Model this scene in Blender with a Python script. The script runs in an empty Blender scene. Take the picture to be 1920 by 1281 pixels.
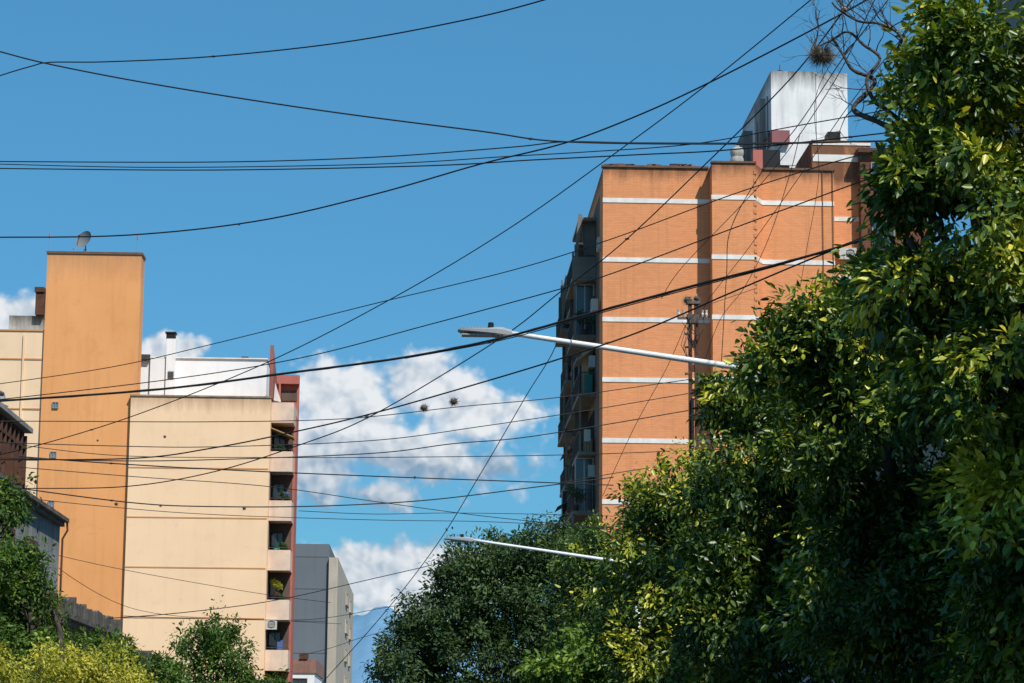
import bpy, math, random
import numpy as np
from mathutils import Vector, Matrix, noise
random.seed(7)
F=4533.0; YAW=math.radians(2.02); PITCH=math.radians(9.76); ROLL=math.radians(0.5)
CAM=Vector((0,0,1.7))
RM=(Matrix.Rotation(-YAW,3,'Z')@Matrix.Rotation(math.pi/2+PITCH,3,'X')@Matrix.Rotation(ROLL,3,'Z'))
def ray(u,v): return RM@Vector(((u-960)/F,(640.5-v)/F,-1))
def P(u,v,d):
    r=ray(u,v); return CAM+r*(d/r.y)
scene=bpy.context.scene
coll=scene.collection
scene.view_settings.view_transform='Standard'; scene.view_settings.look='None'; scene.view_settings.exposure=0
cd=bpy.data.cameras.new("camera"); cam=bpy.data.objects.new("camera",cd); coll.objects.link(cam)
cd.sensor_width=36; cd.lens=F/1920*36; cd.clip_end=60000; cd.clip_start=.1
cam.matrix_world=Matrix.Translation(CAM)@RM.to_4x4(); scene.camera=cam
# ---------------- light
EL=math.radians(51); AZ=math.radians(31)
S=Vector((math.cos(EL)*math.sin(AZ),-math.cos(EL)*math.cos(AZ),math.sin(EL)))
sd=bpy.data.lights.new("sun",'SUN'); sd.energy=5.0; sd.angle=math.radians(.5); sd.color=(1,.96,.89)
so=bpy.data.objects.new("sun",sd); coll.objects.link(so); so.rotation_euler=S.to_track_quat('Z','Y').to_euler(); so.location=(20,-30,60)
# ---------------- node helper
class NT:
    def __init__(s,nt): s.nt=nt
    def n(s,t,**k):
        x=s.nt.nodes.new(t)
        for a,b in k.items(): setattr(x,a,b)
        return x
    def put(s,sock,val):
        if hasattr(val,'is_linked') or hasattr(val,'links'): s.nt.links.new(val,sock)
        else: sock.default_value=val
    def m(s,op,a,b=0.0,c=None,clamp=False):
        x=s.n('ShaderNodeMath',operation=op); x.use_clamp=clamp
        s.put(x.inputs[0],a); s.put(x.inputs[1],b)
        if c is not None: s.put(x.inputs[2],c)
        return x.outputs[0]
    def mix(s,f,a,b,bt='MIX'):
        x=s.n('ShaderNodeMix',data_type='RGBA',blend_type=bt)
        s.put(x.inputs[0],f); s.put(x.inputs[6],a if not isinstance(a,tuple) else (*a[:3],1)); s.put(x.inputs[7],b if not isinstance(b,tuple) else (*b[:3],1))
        return x.outputs[2]
    def noise(s,vec,scale,detail=4,rough=.55,dist=0):
        x=s.n('ShaderNodeTexNoise',noise_dimensions='3D'); s.put(x.inputs['Vector'],vec)
        x.inputs['Scale'].default_value=scale; x.inputs['Detail'].default_value=detail; x.inputs['Roughness'].default_value=rough; x.inputs['Distortion'].default_value=dist
        return x.outputs[0]
    def mr(s,v,a,b,c=0.0,d=1.0,smooth=False):
        x=s.n('ShaderNodeMapRange'); 
        if smooth: x.interpolation_type='SMOOTHSTEP'
        s.put(x.inputs[0],v)
        for i,q in enumerate((a,b,c,d)): s.put(x.inputs[i+1],q)
        return x.outputs[0]
    def sep(s,v):
        x=s.n('ShaderNodeSeparateXYZ'); s.put(x.inputs[0],v); return x.outputs
    def comb(s,a,b,c=0.0):
        x=s.n('ShaderNodeCombineXYZ'); s.put(x.inputs[0],a); s.put(x.inputs[1],b); s.put(x.inputs[2],c); return x.outputs[0]
    def scl(s,v,k):
        x=s.n('ShaderNodeVectorMath',operation='MULTIPLY'); s.put(x.inputs[0],v); x.inputs[1].default_value=k; return x.outputs[0]
# ---------------- world
w=bpy.data.worlds.new("World"); scene.world=w; w.use_nodes=True; w.node_tree.nodes.clear()
T=NT(w.node_tree)
sky=T.n('ShaderNodeTexSky',sky_type='NISHITA'); sky.sun_disc=False; sky.sun_elevation=EL; sky.sun_rotation=math.pi-AZ
sky.air_density=1.0; sky.dust_density=.4; sky.ozone_density=1.6
tint=T.mix(1.0,sky.outputs[0],(.42,.88,1.10),'MULTIPLY')
tint=T.mix(.5,tint,(.68,2.75,5.0))
bg=T.n('ShaderNodeBackground'); T.put(bg.inputs[0],tint); bg.inputs[1].default_value=.112
tc=T.n('ShaderNodeTexCoord'); g=T.sep(tc.outputs['Generated'])
ys=T.m('MAXIMUM',T.m('ABSOLUTE',g[1]),.02)
U=T.m('MULTIPLY',T.m('DIVIDE',g[0],ys),F/100); W=T.m('MULTIPLY',T.m('DIVIDE',g[2],ys),F/100)
uv=T.comb(U,W,0.0)
blobs=[(640,765,140,100,1.05),(800,735,115,75,1.05),(860,775,125,70,1.0),(600,850,150,110,1),(760,850,160,90,1),(970,770,110,55,.8),(920,880,130,55,.85),(700,925,190,38,.85),
 (680,1085,130,65,1.15),(810,1060,150,50,1.1),(900,1085,120,50,1.0),(760,1130,170,50,1),(10,595,85,50,1.0),(315,655,80,34,1.0),(1010,890,50,28,.6)]
dens=None
for (u,v,ru,rv,k) in blobs:
    r=ray(u,v); cu=r.x/r.y*F/100; cw=r.z/r.y*F/100
    a=T.m('DIVIDE',T.m('SUBTRACT',U,cu),ru/100); b=T.m('DIVIDE',T.m('SUBTRACT',W,cw),rv/100)
    d=T.m('SUBTRACT',1.0,T.m('SQRT',T.m('ADD',T.m('MULTIPLY',a,a),T.m('MULTIPLY',b,b))))
    d=T.m('MULTIPLY',T.m('MAXIMUM',d,-1.2),k)
    d=T.m('ADD',d,(k-1)*.9)
    dens=d if dens is None else T.m('SMOOTH_MAX',dens,d,.25)
# billowing: sum of rounded (inverted voronoi) puffs and fine noise
def puffs(vec):
    out=None
    for sc,am in ((1.3,.5),(2.9,.3),(6.5,.17)):
        v=T.n('ShaderNodeTexVoronoi',feature='SMOOTH_F1'); T.put(v.inputs['Vector'],vec); v.inputs['Scale'].default_value=sc; v.inputs['Smoothness'].default_value=.35
        q=T.m('MULTIPLY',T.m('SUBTRACT',.45,v.outputs['Distance']),am*1.6); out=q if out is None else T.m('ADD',out,q)
    return out
wn=T.n('ShaderNodeTexNoise'); T.put(wn.inputs['Vector'],uv); wn.inputs['Scale'].default_value=1.6; wn.inputs['Detail'].default_value=5
wv=T.n('ShaderNodeVectorMath',operation='MULTIPLY_ADD'); T.put(wv.inputs[0],wn.outputs['Color']); wv.inputs[1].default_value=(.45,.45,0); T.put(wv.inputs[2],uv)
uvw=wv.outputs[0]
n1=T.noise(uv,.85,9,.55,.3); n2=T.noise(uv,.4,5,.5)
uvs=T.n('ShaderNodeVectorMath',operation='ADD'); T.put(uvs.inputs[0],uvw); uvs.inputs[1].default_value=(.12,.2,0)
pf=puffs(uvw); pfs=puffs(uvs.outputs[0])
dd=T.m('ADD',T.m('ADD',dens,T.m('MULTIPLY',T.m('SUBTRACT',n1,.5),1.5)),T.m('MULTIPLY',pf,.8))
cov=T.mr(dd,-.12,.42,0,.96,True)
rb=ray(700,965); rt=ray(700,800)
vg=T.mr(W,rb.z/rb.y*F/100,rt.z/rt.y*F/100,0,1)
rl=ray(700,990); low=T.mr(W,rl.z/rl.y*F/100,(rl.z/rl.y*F/100)-.4,0,1)
vg=T.m('MAXIMUM',vg,T.m('MULTIPLY',low,.92))
relief=T.m('ADD',T.m('MULTIPLY',T.m('SUBTRACT',n2,.5),1.0),T.m('MULTIPLY',T.m('SUBTRACT',pf,pfs),1.1))
sh=T.m('ADD',T.m('MULTIPLY',vg,.82),relief,clamp=True)
ccol=T.mix(sh,(.26,.38,.52),(.86,.885,.91))
cb=T.n('ShaderNodeBackground'); T.put(cb.inputs[0],ccol); cb.inputs[1].default_value=.97
mx=T.n('ShaderNodeMixShader'); T.put(mx.inputs[0],cov); T.nt.links.new(bg.outputs[0],mx.inputs[1]); T.nt.links.new(cb.outputs[0],mx.inputs[2])
wo=T.n('ShaderNodeOutputWorld'); T.nt.links.new(mx.outputs[0],wo.inputs[0])
# ---------------- materials
def base_mat(name):
    m=bpy.data.materials.new(name); m.use_nodes=True; m.node_tree.nodes.clear(); T=NT(m.node_tree)
    p=T.n('ShaderNodeBsdfPrincipled'); o=T.n('ShaderNodeOutputMaterial'); T.nt.links.new(p.outputs[0],o.inputs[0])
    return m,T,p,o
def mat(name,c1,c2=None,rough=.8,scale=.6,bump=.15,bscale=12,streak=.25,metal=0,top=None,grime=(.12,.1,.08),gfall=1.2,gamt=.7,spec=.3,patch=0):
    m,T,p,o=base_mat(name)
    c2=c2 or tuple(x*.8 for x in c1)
    tc=T.n('ShaderNodeTexCoord').outputs['Object']
    f=T.mr(T.noise(tc,scale,6,.6),.3,.72)
    col=T.mix(f,c1,c2)
    if patch: # repaired render patches and scuffs
        f2=T.mr(T.noise(tc,scale*4,8,.7,.6),.56,.7); col=T.mix(T.m('MULTIPLY',f2,patch),col,tuple(x*.62 for x in c1))
        f3=T.mr(T.noise(T.scl(tc,(1.3,1.3,.5)),scale*7,5,.7),.66,.72); col=T.mix(T.m('MULTIPLY',f3,patch),col,tuple(min(.9,x*1.25+.05) for x in c1))
    if streak:
        s=T.mr(T.noise(T.scl(tc,(2.2,2.2,.16)),1.0,6,.65),.5,.78)
        col=T.mix(T.m('MULTIPLY',s,streak),col,tuple(x*.35 for x in c1))
    if top is not None:
        z=T.sep(tc)[2]
        gz=T.mr(z,top-gfall,top,0,1)
        n=T.noise(T.scl(tc,(3,3,.35)),1.0,6,.7)
        gg=T.mr(T.m('ADD',T.m('MULTIPLY',gz,.75),T.m('MULTIPLY',n,.9)),.72,1.25,0,gamt)
        gg=T.m('MULTIPLY',gg,T.mr(gz,0,.3))
        col=T.mix(gg,col,grime)
    T.put(p.inputs['Base Color'],col); p.inputs['Roughness'].default_value=rough; p.inputs['Metallic'].default_value=metal
    p.inputs['Specular IOR Level'].default_value=spec
    if bump:
        b=T.n('ShaderNodeBump'); b.inputs['Strength'].default_value=bump; b.inputs['Distance'].default_value=.02
        T.put(b.inputs['Height'],T.noise(tc,bscale,4)); T.put(p.inputs['Normal'],b.outputs[0])
    return m
def brick_mat(name,c1,c2,mort,bw=.27,rh=.095,top=None,ms=.012):
    m,T,p,o=base_mat(name)
    tc=T.n('ShaderNodeTexCoord').outputs['Object']; q=T.sep(tc)
    vec=T.comb(T.m('ADD',q[0],q[1]),q[2],0.0)
    b=T.n('ShaderNodeTexBrick'); T.put(b.inputs['Vector'],vec); b.inputs['Scale'].default_value=1
    b.inputs['Color1'].default_value=(*c1,1); b.inputs['Color2'].default_value=(*c2,1); b.inputs['Mortar'].default_value=(*mort,1)
    b.inputs['Brick Width'].default_value=bw; b.inputs['Row Height'].default_value=rh; b.inputs['Mortar Size'].default_value=ms; b.inputs['Mortar Smooth'].default_value=.4
    col=b.outputs[0]
    rw=T.mr(T.noise(T.scl(tc,(.8,.8,7.0)),1.0,4,.7),.5,.75)
    col=T.mix(T.m('MULTIPLY',rw,.4),col,tuple(x*.55 for x in c1))
    f=T.mr(T.noise(T.scl(tc,(1,1,1.6)),.22,6,.65),.35,.7)
    col=T.mix(T.m('MULTIPLY',f,.35),col,tuple(x*.68 for x in c1))
    s=T.mr(T.noise(T.scl(tc,(2.5,2.5,.12)),1.0,5,.6),.52,.8)
    col=T.mix(T.m('MULTIPLY',s,.5),col,tuple(x*.45 for x in c1))
    if top is not None:
        gz=T.mr(q[2],top-1.2,top); n=T.noise(T.scl(tc,(2,2,.5)),1.0,6,.7)
        gg=T.m('MULTIPLY',T.mr(T.m('ADD',T.m('MULTIPLY',gz,.7),T.m('MULTIPLY',n,.8)),.7,1.12,0,.85),T.mr(gz,0,.2))
        col=T.mix(gg,col,(.1,.055,.035))
    T.put(p.inputs['Base Color'],col); p.inputs['Roughness'].default_value=.9; p.inputs['Specular IOR Level'].default_value=.15
    bp=T.n('ShaderNodeBump'); bp.inputs['Strength'].default_value=.3; bp.inputs['Distance'].default_value=.02; bp.invert=True
    T.put(bp.inputs['Height'],b.outputs[1]); T.put(p.inputs['Normal'],bp.outputs[0])
    return m
def leaf_mat(name,stops,trans=.28,rough=.5,spec=.3):
    m,T,p,o=base_mat(name)
    at=T.n('ShaderNodeAttribute',attribute_name='tone')
    cr=T.n('ShaderNodeValToRGB'); T.put(cr.inputs[0],at.outputs['Fac'])
    e=cr.color_ramp.elements
    e[0].position=stops[0][0]; e[0].color=(*stops[0][1],1); e[1].position=stops[-1][0]; e[1].color=(*stops[-1][1],1)
    for pos,c in stops[1:-1]:
        k=e.new(pos); k.color=(*c,1)
    T.put(p.inputs['Base Color'],cr.outputs[0]); p.inputs['Roughness'].default_value=rough; p.inputs['Specular IOR Level'].default_value=spec
    tr=T.n('ShaderNodeBsdfTranslucent'); T.put(tr.inputs[0],T.mix(1.0,cr.outputs[0],(1.9,1.8,.5),'MULTIPLY'))
    mxs=T.n('ShaderNodeMixShader'); mxs.inputs[0].default_value=trans
    T.nt.links.new(p.outputs[0],mxs.inputs[1]); T.nt.links.new(tr.outputs[0],mxs.inputs[2]); T.nt.links.new(mxs.outputs[0],o.inputs[0])
    return m
def glass_mat(name,c=(.03,.045,.055)):
    return mat(name,c,tuple(x*1.8 for x in c),rough=.12,streak=0,bump=0,spec=.6)
# ---------------- mesh builder
class M:
    def __init__(s): s.v=[]; s.f=[]
    def add(s,v,f):
        o=len(s.v); s.v+= [tuple(x) for x in v]; s.f+=[tuple(i+o for i in q) for q in f]; return s
    def box(s,x0,x1,y0,y1,z0,z1):
        x0,x1=sorted((x0,x1)); y0,y1=sorted((y0,y1)); z0,z1=sorted((z0,z1))
        return s.add([(x0,y0,z0),(x1,y0,z0),(x1,y1,z0),(x0,y1,z0),(x0,y0,z1),(x1,y0,z1),(x1,y1,z1),(x0,y1,z1)],
          [(0,3,2,1),(4,5,6,7),(0,1,5,4),(1,2,6,5),(2,3,7,6),(3,0,4,7)])
    def prism(s,poly,z0,z1):
        n=len(poly); v=[(x,y,z0) for x,y in poly]+[(x,y,z1) for x,y in poly]
        return s.add(v,[tuple(range(n-1,-1,-1)),tuple(range(n,2*n))]+[(i,(i+1)%n,n+(i+1)%n,n+i) for i in range(n)])
    def xprism(s,poly,x0,x1):
        n=len(poly); v=[(x0,y,z) for y,z in poly]+[(x1,y,z) for y,z in poly]
        return s.add(v,[tuple(range(n-1,-1,-1)),tuple(range(n,2*n))]+[(i,(i+1)%n,n+(i+1)%n,n+i) for i in range(n)])
    def yprism(s,poly,y0,y1):
        n=len(poly); v=[(x,y0,z) for x,z in poly]+[(x,y1,z) for x,z in poly]
        return s.add(v,[tuple(range(n)),tuple(range(2*n-1,n-1,-1))]+[(i,n+i,n+(i+1)%n,(i+1)%n) for i in range(n)])
    def tube(s,pts,rad,n=6,cap=True):
        pts=[Vector(p) for p in pts]; k=len(pts)
        if not hasattr(rad,'__len__'): rad=[rad]*k
        v=[]; prev=None
        for i,p in enumerate(pts):
            d=(pts[min(i+1,k-1)]-pts[max(i-1,0)])
            if d.length<1e-9: d=Vector((0,0,1))
            d.normalize()
            if prev is None: a=d.orthogonal().normalized()
            else:
                a=(prev-d*prev.dot(d))
                a=a.normalized() if a.length>1e-6 else d.orthogonal().normalized()
            prev=a; b=d.cross(a)
            for j in range(n):
                t=2*math.pi*j/n; v.append(p+(a*math.cos(t)+b*math.sin(t))*rad[i])
        f=[]
        for i in range(k-1):
            for j in range(n):
                j2=(j+1)%n; f.append((i*n+j,i*n+j2,(i+1)*n+j2,(i+1)*n+j))
        if cap: f+= [tuple(range(n-1,-1,-1)),tuple(range((k-1)*n,k*n))]
        return s.add(v,f)
    def ball(s,c,r,nu=8,nv=5,sc=(1,1,1)):
        v=[(c[0],c[1],c[2]+r*sc[2])]
        for i in range(1,nv):
            ph=math.pi*i/nv
            for j in range(nu):
                t=2*math.pi*j/nu; v.append((c[0]+r*sc[0]*math.sin(ph)*math.cos(t),c[1]+r*sc[1]*math.sin(ph)*math.sin(t),c[2]+r*sc[2]*math.cos(ph)))
        v.append((c[0],c[1],c[2]-r*sc[2])); f=[(0,1+j,1+(j+1)%nu) for j in range(nu)]
        for i in range(nv-2):
            for j in range(nu):
                a=1+i*nu; f.append((a+j,a+nu+j,a+nu+(j+1)%nu,a+(j+1)%nu))
        a=1+(nv-2)*nu; e=len(v)-1; f+=[(e,a+(j+1)%nu,a+j) for j in range(nu)]
        return s.add(v,f)
    def obj(s,name,m,parent=None,base=(0,0,0),smooth=False,label=None):
        me=bpy.data.meshes.new(name)
        if parent is not None: base=BASE[parent.name]
        b=Vector(base); me.from_pydata([tuple(Vector(p)-b) for p in s.v],[],s.f); me.materials.append(m)
        if smooth:
            for q in me.polygons: q.use_smooth=True
        o=bpy.data.objects.new(name,me); coll.objects.link(o); BASE[o.name]=b
        if parent is not None: o.parent=parent
        else: o.location=b
        if label: o["label"]=label
        return o
BASE={}
def thing(name,base,label,cat,group=None):
    e=bpy.data.objects.new(name,None); coll.objects.link(e); e.location=base; e.empty_display_size=.3; BASE[e.name]=Vector(base)
    e["label"]=label; e["category"]=cat
    if group: e["group"]=group
    return e
def tag(o,label,cat,group=None):
    o["label"]=label; o["category"]=cat
    if group: o["group"]=group
    return o
# ---------------- shared materials
m_asph=mat("asphalt",(.05,.05,.052),(.035,.035,.037),streak=0); m_pave=mat("paving",(.28,.27,.25),(.2,.19,.18),streak=0)
m_paint=mat("road_paint",(.75,.75,.72),(.6,.6,.58),streak=0); m_earth=mat("earth",(.12,.11,.08),(.08,.09,.05),streak=0,scale=.05)
m_white=mat("white_band",(.82,.80,.77),(.62,.58,.52),streak=.3,scale=1.6)
m_glass=glass_mat("window_glass"); m_frame=mat("dark_frame",(.07,.06,.055),streak=0)
m_wframe=mat("white_frame",(.6,.6,.58),streak=0); m_rail=mat("railing_steel",(.04,.04,.042),(.09,.06,.045),streak=0,rough=.6)
m_conc=mat("grey_concrete",(.33,.31,.28),(.2,.19,.175),streak=.5); m_ac=mat("ac_casing",(.62,.61,.57),(.45,.44,.4),streak=.3,rough=.5)
m_black=mat("black_plastic",(.015,.015,.016),streak=0,rough=.5); m_rust=mat("rusty_steel",(.13,.055,.032),(.055,.028,.02),scale=3,streak=.3)
m_red=mat("red_paint",(.50,.165,.125),(.40,.125,.095),streak=.35,patch=.2); m_bark=mat("bark",(.085,.068,.052),(.04,.033,.026),scale=5,bump=.8,bscale=20,streak=0)
m_cable=mat("cable_rubber",(.012,.012,.013),(.02,.02,.02),streak=0,rough=.6,bump=0)
# ---------------- setting
def struct(o): o["kind"]="structure"; return o
struct(M().box(-15000,15000,-3000,30000,-.5,-.02).obj("ground",m_earth))
struct(M().box(-5.3,5.3,-60,600,-.3,0).obj("road",m_asph))
struct(M().box(5.3,8.6,-60,600,-.3,.14).obj("pavement",m_pave)); struct(M().box(-9.2,-5.3,-60,600,-.3,.14).obj("pavement",m_pave))
mk=M(); 
for i in range(60): mk.box(-.07,.07,-20+i*9,-16+i*9,.001,.005)
struct(mk.obj("lane_markings",m_paint))
hm=M(); nx=200; ny=16; hv=[]; 
for j in range(ny):
    for i in range(nx):
        x=-2600+i*26; y=9000+j*200; t=j/(ny-1)
        prof=math.sin(math.pi*min(1,t*1.1+.05))
        pk=565+ 45*math.exp(-((x+190)/70)**2) - max(0,-(x+230))*.10 - max(0,(x+130))*.28
        h=pk+ 22*noise.noise(Vector((x/45,y/300,4)))+40*noise.noise(Vector((x/170,y/500,2)))
        h=max(h,200)*prof+45*noise.noise(Vector((x/90,y/160,1)))*prof
        hv.append((x,y,max(0,h)))
hf=[(j*nx+i,j*nx+i+1,(j+1)*nx+i+1,(j+1)*nx+i) for j in range(ny-1) for i in range(nx-1)]
hm.add(hv,hf); m_hill=mat("hazy_forest_hill",(.15,.28,.40),(.10,.21,.33),scale=.008,streak=0,bump=0,rough=1,spec=0)  # distance haze is put into the bluish base colour
struct(hm.obj("hills",m_hill,smooth=True))

def window(parent,axis,a,c0,c1,z0,z1,side=-1,fw=.06,name="window",gm=None,fm=None):
    d=.05*side
    w_=M()
    def bx(m,p0,p1,q0,q1,e0,e1):
        if axis=='y': m.box(p0,p1,a+e0,a+e1,q0,q1)
        else: m.box(a+e0,a+e1,p0,p1,q0,q1)
    bx(w_,c0,c0+fw,z0,z1,0,d*1.6); bx(w_,c1-fw,c1,z0,z1,0,d*1.6); bx(w_,c0+fw,c1-fw,z0,z0+fw,0,d*1.6); bx(w_,c0+fw,c1-fw,z1-fw,z1,0,d*1.6)
    mid=(c0+c1)/2; bx(w_,mid-fw/2,mid+fw/2,z0+fw,z1-fw,0,d*1.6)
    o=w_.obj(name,fm or m_frame,parent)
    g_=M(); bx(g_,c0+fw,c1-fw,z0+fw,z1-fw,0.002*side,d*.6); g_.obj("glass",gm or m_glass,o)
    return o
def ac_unit(c,dirv,label):
    e=thing("air_conditioner",c,label,"air conditioner","air conditioners on the walls")
    x,y,z=c; a,b,h=.42,.16,.28
    if dirv=='y-':
        M().box(x-a,x+a,y-2*b,y,z-h,z+h).obj("casing",m_ac,e); g=M()
        g.tube([(x+.12+.2*math.cos(t),y-2*b-.01,z+.2*math.sin(t)) for t in np.linspace(0,2*math.pi,14)],.012,4)
        for k in range(5): g.box(x-.08,x+.32,y-2*b-.015,y-2*b-.003,z-.16+k*.075,z-.145+k*.075)
        g.obj("fan_grille",m_frame,e)
    else:
        s=-1 if dirv=='x-' else 1
        M().box(x,x+s*2*b,y-a,y+a,z-h,z+h).obj("casing",m_ac,e); g=M()
        for k in range(6): g.box(x+s*(2*b+.003),x+s*(2*b+.018),y-.3,y+.1,z-.18+k*.07,z-.165+k*.07)
        g.obj("fan_grille",m_frame,e)
    return e
# =============== orange brick apartment block
D=112
xa=P(1130,600,D).x; xm0=P(1331,500,D).x; xm1=P(1412,500,D).x; xm2=P(1430,500,D).x; xr=P(1565,450,D).x; xs=P(1760,400,D).x
zt=P(1230,315,D).z; ztm=P(1370,306,111).z; zts=P(1600,264,D+1.2).z
B1=thing("orange_brick_apartment_block",(xa,D,0),"tall orange brick apartment block with white floor bands and balconies","apartment building")
m_ob=brick_mat("orange_brick",(.80,.335,.15),(.73,.29,.125),(.64,.255,.115),top=zt,rh=.08,bw=.24,ms=.009)
m_ob2=brick_mat("brown_red_brick",(.22,.085,.05),(.16,.06,.04),(.10,.05,.035))
W1=M(); 
W1.prism([(xa,D),(xm0,D),(xm0,D-1),(xm1,D-1),(xm2,D),(xr,D),(xr,D+26),(xa,D+26)],0,zt)
W1.prism([(xm0+.01,D-.99),(xm1,D-.99),(xm2-.02,D+.02),(xm2-.02,D+.6),(xm0+.01,D+.6)],zt,ztm)
for k in range(150):
    z=zt-.1-k*.19
    if z<1: break
    if k%2: W1.box(xm1-.07,xm1+.07,D-1.03,D-.9,z-.19,z)
W1.prism([(xr,D+1.2),(xs-3.0,D+1.2),(xs-3.0,D+4),(xs,D+4),(xs,D+26),(xr,D+26)],0,zts)
W1.box(xr-.85,xr,D+1.2,D+8,zt-.5,zts)
W1.obj("wall",m_ob,B1)
m_stain=mat("stained_coping",(.2,.1,.06),(.09,.055,.04),scale=2)
cp=M(); cp.box(xa-.06,xm0-.04,D-.08,D+.3,zt,zt+.1)
random.seed(3)
for k in range(12):
    x=random.uniform(xa,xm0-.6); cp.box(x,x+random.uniform(.1,.5),D-.05,D+.2,zt+.1,zt+.1+random.uniform(.02,.09))
cp.obj("roof_coping",m_stain,B1)
M().box(xm2+.02,xr+.05,D-.08,D+.3,zt,zt+.1).obj("roof_coping",m_stain,B1); M().box(xm0-.04,xm1+.05,D-1.07,D-.7,ztm,ztm+.09).obj("roof_coping",m_stain,B1)
SH=(P(1230,377,D).z-P(1230,942,D).z)/5
zb0=P(1230,377,D).z
def band(z,h=.22):
    b=M(); e=.03
    b.box(xa-.01,xm0-.0,D-e,D+.01,z-h/2,z+h/2)
    b.box(xm0-e,xm1,D-1-e,D-.99,z-h/2,z+h/2)
    b.prism([(xm1,D-1-e),(xm2+.01,D-e),(xm2+.01,D+.01),(xm1,D-.99)],z-h/2,z+h/2); b.box(xm2+.01,xr,D-e,D+.01,z-h/2,z+h/2)
    return b
for k in range(10):
    band(zb0-k*SH).obj("white_floor_band",m_white,B1)
    z=P(1580,411,D+1.2).z-k*SH; M().box(xr+.01,xs-3.0,D+1.17,D+1.21,z-.11,z+.11).obj("white_floor_band",m_white,B1)
M().box(xr-.8,xs-3,D+1.165,D+1.19,P(1600,304,D+1.2).z,P(1600,291,D+1.2).z).obj("white_floor_band",m_white,B1)
M().box(xr-.8,xs-3,D+1.165,D+1.19,P(1600,273,D+1.2).z,P(1600,268,D+1.2).z).obj("white_floor_band",m_white,B1)
for u in (1543,1562): 
    x=P(u,450,D).x; M().tube([(x,D-.06,zt+.1),(x,D-.06,8)],.018,5).obj("drain_pipe",m_rust,B1)
rx0=P(1610,300,D+1).x
M().box(rx0,rx0+3.2,D+.6,D+1.2,2,P(1620,292,D+1).z).obj("brown_brick_bay",m_ob2,B1)
for k in range(8):
    zc=P(1640,322,D).z-k*SH; window(B1,'y',D+.6,rx0+.5,rx0+1.6,zc-.65,zc+.6,-1,fm=m_conc)
M().box(rx0-.15,rx0+3.4,D+.3,D+1.3,P(1620,292,D+1).z,P(1620,284,D+1).z).obj("bay_roof_slab",m_rust,B1)
# roof tower
t0=118; tx0=P(1446,200,t0).x; tx1=P(1531,200,t0).x; tx2=P(1590,200,t0).x; tz=P(1500,134,t0).z
m_tow=mat("weathered_white_render",(.83,.83,.82),(.68,.67,.66),streak=.5,scale=.5,top=tz,gfall=1.6,gamt=.95,grime=(.13,.125,.12),patch=.3)
tw=M(); tw.box(tx0,tx1-.04,t0,t0+11,zt+1.75,tz).box(tx1+.02,tx2,t0+.12,t0+11,zt+1.3,tz-.02).box(tx1-.05,tx1+.03,t0+.25,t0+11,zt+1.3,tz-.08)
tw.box(tx0+.9,tx1-.04,t0+.02,t0+11,zt-.3,zt+1.75)
tw.obj("roof_tower",m_tow,B1)
m_dg=mat("dark_grey_render",(.2,.21,.2),(.12,.13,.125),streak=.6)
M().box(tx0-.12,tx0,t0+.5,t0+11,tz-3.2,tz-3.0).obj("tower_side_ledge",m_dg,B1); M().box(tx0-.5,tx0,t0+7,t0+11.5,zt,tz-1.3).obj("tower_side_duct",m_dg,B1); M().box(tx0-.3,tx0,t0+2,t0+4,zt+1,tz-.9).obj("tower_side_duct",m_conc,B1)
for q in range(5): M().tube([(tx0-.12-.14*q,t0+.5+q,zt),(tx0-.12-.14*q,t0+.5+q,tz-1.2-.4*q)],.05,6).obj("tower_pipe",m_conc,B1)
M().box(tx0-.02,tx0+.88,t0-.3,t0+1,P(1460,271,t0).z,P(1460,247,t0).z).obj("red_roof_beam",mat("faded_maroon",(.30,.12,.12)),B1)
M().box(P(1412,290,115).x,P(1430,290,115).x,115,115.6,zt-.2,P(1420,281,115).z).obj("red_roof_pillar",m_red,B1)
M().box(P(1430,290,116).x,P(1463,290,116).x,116,119,zt-.2,P(1445,281,116).z).obj("roof_opening_shade",m_black,B1)  # solid black block stands in for shade in the roof opening
M().box(P(1552,255,116).x,P(1576,255,116).x,116,117,zts-.1,P(1560,247,116).z).obj("roof_black_box",m_black,B1)  # solid black block stands in for a dark window opening
M().box(P(1256,310,114).x,P(1297,310,114).x,114,115,zt-.2,P(1256,307,114).z).obj("roof_black_box",m_black,B1)
tk=thing("water_tank",P(1382,303,115),"ribbed pale water tank on the roof edge","water tank")
c=P(1382,303,115); c.z=zt; hh=P(1382,278,115).z-zt
t_=M(); rr=.33; prof=[]
for k in range(33): prof.append(((c.x,c.y,c.z+hh*k/32),rr*(.86+.16*abs(math.sin(k*math.pi/8)))))
t_.tube([p for p,_ in prof],[r for _,r in prof],20); t_.obj("tank_body",mat("grimy_tank",(.5,.48,.44),(.3,.28,.25),streak=.8,scale=2),tk)
M().tube([(c.x,c.y,c.z+hh),(c.x,c.y,c.z+hh+.12)],[.18,.12],14).obj("tank_lid",m_conc,tk)
for (u,v) in ((1268,303),(1285,304)):
    p=P(u,v,113.5); vv=thing("roof_ventilator",(p.x,p.y,zt),"small metal roof ventilator with conical cap","roof ventilator","vents on the roof")
    M().tube([(p.x,p.y,zt-.2),(p.x,p.y,zt+.25)],.1,10).obj("duct",m_conc,vv)
    M().tube([(p.x,p.y,zt+.27),(p.x,p.y,zt+.42)],[.24,.02],12).obj("cap",m_conc,vv)
p=P(1285,298,113.5)
lv=thing("roof_lamp",(p.x,p.y,zt),"small hooded lamp on a bent roof pipe","lamp")
M().tube([(p.x+.5,p.y,zt-.1),(p.x+.5,p.y,zt+.55),(p.x+.2,p.y,zt+.6),(p.x,p.y,zt+.5)],.02,6).obj("bracket",m_conc,lv)
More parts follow.
